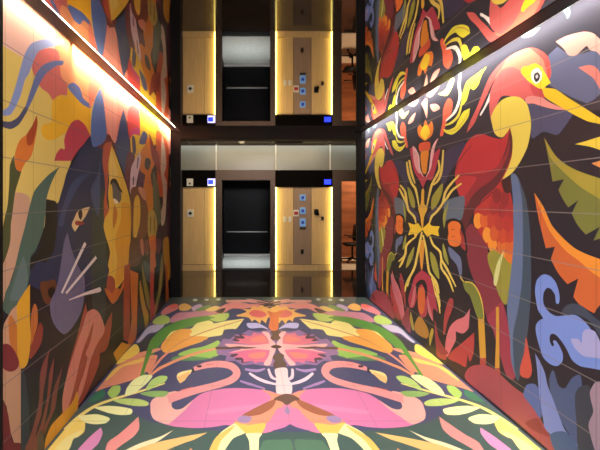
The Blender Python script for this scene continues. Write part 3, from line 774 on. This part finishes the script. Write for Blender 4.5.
for k in range(5):
    an = 2*math.pi*k/5+.3
    l = obj('leg', tube(bmesh.new(), [(0,0,.1), rot_pts(.28, an, .075)], [.025,.015]), M_dk, t, True)
    bm = bmesh.new(); bmesh.ops.create_uvsphere(bm, u_segments=10, v_segments=8, radius=.03); bmesh.ops.translate(bm, verts=bm.verts, vec=rot_pts(.28, an, .032))
    obj('caster', bm, M_dk, l, True)

# ---- devices on the lobby wall
def plate(name, px, py, w, h, m, label, cat, y, parts=(), group=None, d=.02):
    t = thing(name, (X(px), y, Z(py)), label, cat, group)
    ww, hh = w/K/2, h/K/2
    obj('plate', bx(-ww, ww, -d, 0, -hh, hh, bev=.004), m, t)
    for nm, (a0, a1, b0, b1), pm in parts:
        obj(nm, bx(a0/K, a1/K, -d-.006, -d, b0/K, b1/K, bev=.001), pm, t)
    return t
HF, PF = YE-.02, YE+.03
t = plate('floor_display', 211.6, 182.3, 7.6, 7.2, M_whitelit, 'blue floor display with white edge above the left gold panel', 'display', HF, [('screen', (-3.3,1.7,-2,2.4), M_bluelit)])
t = plate('floor_display', 327.3, 182, 7.6, 6, M_dk, 'blue floor display on the black header above the call buttons', 'display', HF, [('screen', (-3.3,3.3,-2.4,2.4), M_bluelit)])
t = plate('alarm_strobe', 190.2, 182.4, 6.2, 7.4, M_white, 'white alarm strobe on the black header at left', 'alarm', HF, [('lens', (-.8,.8,-2.2,-.4), M_dk), ('cap', (-1.6,1.6,1.6,2.4), M_white)], d=.05)
t = plate('fire_sign', 190.2, 213.3, 6.2, 7.6, M_white, 'small white square sign with dark cross on the left gold panel', 'sign', PF, [('symbol', (-1.1,1.1,-1.4,1.4), M_dk), ('bar', (-1.8,1.8,-.5,.5), M_dk)])
t = plate('safety_sign', 296.2, 213.2, 5.4, 6.6, M_white, 'white sign with red mark left of the middle call button', 'sign', PF, [('symbol', (-2,2,-1.6,1.6), M_red)])
for i, (y, hh, lb) in enumerate(((197.6,6.2,'top blue call button plate on the taupe strip'), (210.8,6.6,'middle blue call button plate beside the red sign'), (222.5,8.2,'bottom blue call button plate on the taupe strip'))):
    t = plate('call_button', 302.8, y, 5.8, hh, M_cyan, lb, 'call button', PF, [('button', (-1.4,1.4,-1.5,1.5), M_dblue)], 'call buttons on the taupe strip')
t = plate('card_reader', 302.8, 228.3, 6, 1.6, M_dk, 'narrow black slot below the bottom call button', 'card reader', PF, [('light', (-.5,.5,-.3,.3), M_steel)])
t = plate('wall_switch', 285.1, 219.4, 2.8, 5.4, M_white, 'white wall switch, left of the pair on the gold panel', 'switch', PF, [('rocker', (-.7,.7,-1.3,1.3), M_white)], 'white wall switches on the gold panel')
t = plate('wall_switch', 290, 219.4, 2.8, 5.4, M_white, 'white wall switch, right of the pair on the gold panel', 'switch', PF, [('rocker', (-.7,.7,-1.3,1.3), M_white)], 'white wall switches on the gold panel')
t = plate('intercom', 316.4, 212, 4.4, 5.6, M_dk, 'larger black wall device right of the call buttons', 'intercom', PF, [('speaker', (-.4,2.6,-3.4,-.4), M_black)], d=.04)
t = plate('key_switch', 322.6, 218.6, 2.6, 3.8, M_post, 'small dark key switch at lower right of the black device', 'key switch', PF, [('keyhole', (-.4,.4,-.7,.7), M_steel)])
t = plate('wall_outlet', 302.3, 251.6, 2.8, 4.6, M_dk, 'black wall outlet low on the taupe strip', 'outlet', PF, [('socket', (-.7,.7,.2,1.5), M_post), ('socket', (-.7,.7,-1.5,-.2), M_post)])

# lobby ceiling fittings
t = thing('ceiling_vent', (.82, 9.45, LOBC-.006), 'dark slotted air vent in the lobby ceiling above the call buttons', 'vent')
obj('frame', bx(-.3, .3, -.12, .12, -.012, 0, bev=.003), M_dk, t)
for k in range(4): obj('slat', bx(-.28, .28, -.1+k*.055, -.09+k*.055, -.02, -.012), M_post, t)
t = thing('smoke_detector', (-.2, 9.4, LOBC-.006), 'small white smoke detector on the lobby ceiling above the elevator', 'smoke detector')
for nm, r, z0 in (('base', .075, -.012), ('cap', .05, -.034)):
    bm = bmesh.new(); bmesh.ops.create_cone(bm, cap_ends=True, segments=20, radius1=r*.85, radius2=r, depth=.022)
    bmesh.ops.translate(bm, verts=bm.verts, vec=(0,0,z0)); obj(nm, bm, M_white, t, False)

# ---- LED profiles
t = thing('light_strip', (MXL-.006, (Y0+Y1)/2, CEIL), 'thin white light strip along the left edge of the mirror ceiling', 'light strip')
ln = (Y1-.04-Y0)/2
obj('profile', bx(-.098, .004, -ln, ln, .0, .02), M_dk, t)
obj('diffuser', bx(-.001, .002, -ln, ln-.55, -.003, .0), M_led2, t)
t = thing('trim_13', (MXR+.006, (Y0+Y1)/2, CEIL), 'black edge profile along the right edge of the mirror ceiling', 'edge profile', kind='structure')
obj('profile', bx(-.0055, .117, -ln, ln, -.004, .085), M_dk, t)

# ------------------------------------------------------------------ lights
def area(name, loc, rot, sx, sy, power, col, spread=180):
    l = bpy.data.lights.new(name, 'AREA'); l.shape = 'RECTANGLE'; l.size = sx; l.size_y = sy; l.energy = power; l.color = lin(col); l.spread = math.radians(spread)
    o = bpy.data.objects.new(name, l); COL.objects.link(o); o.location = loc; o.rotation_euler = rot; return o
# cove lamps in the slots, aimed down at the tiles
area('cove_lamp_left', (XL+.05, 5.2, TOP-.01), (0, math.radians(27), 0), .03, 3.9, 58, (255,234,206), 50)
area('cove_lamp_left_near', (XL+.05, 2.75, TOP-.01), (0, math.radians(27), 0), .03, .9, 3, (255,232,206), 48)
area('cove_lamp_right', (XR-.04, 4.3, TOP-.012), (0, math.radians(-15), 0), .03, 5.8, 58, (255,248,238), 60)
area('edge_lamp_left', (MXL-.004, 4.0, CEIL-.006), (0, math.radians(-38), 0), .004, 5.4, 60, (246,248,255), 95)
area('entrance_lamp', (.5, .5, CEIL-.06), (math.radians(40), 0, 0), 1.8, .6, 195, (250,248,255))
area('lobby_wash', (.2, YE-.10, LOBC-.02), (math.radians(12), 0, 0), 6, .05, 8, (236,244,240))
area('room_lamp', (3.0, 11.3, LOBC-.03), (0,0,0), .8, .8, 60, (255,226,190))
area('cab_lamp', (X(246), YE+1.2, 2.33), (0,0,0), .6, .8, 14, (235,245,255), 70)
area('lobby_fill', (.3, 8.5, LOBC-.03), (math.radians(30),0,0), 3, .4, 60, (255,226,180))  # added fill without a fitting, brightens the gold panels

w = bpy.data.worlds.new('world'); S.world = w; w.use_nodes = True
w.node_tree.nodes['Background'].inputs[0].default_value = (.9,.86,.82,1); w.node_tree.nodes['Background'].inputs[1].default_value = .25

cam = bpy.data.cameras.new('camera'); co = bpy.data.objects.new('camera', cam); COL.objects.link(co); S.camera = co
co.location = (0, 0, EYE); co.rotation_euler = (math.radians(90), 0, 0)
cam.sensor_width = 36; cam.lens = F/600*36; cam.shift_x = (300-VX)/600; cam.shift_y = -(225-VY)/600
cam.clip_start = .05
S.view_settings.view_transform = 'Standard'; S.view_settings.look = 'None'; S.view_settings.exposure = 0; S.view_settings.gamma = 1; S.view_settings.use_curve_mapping = False
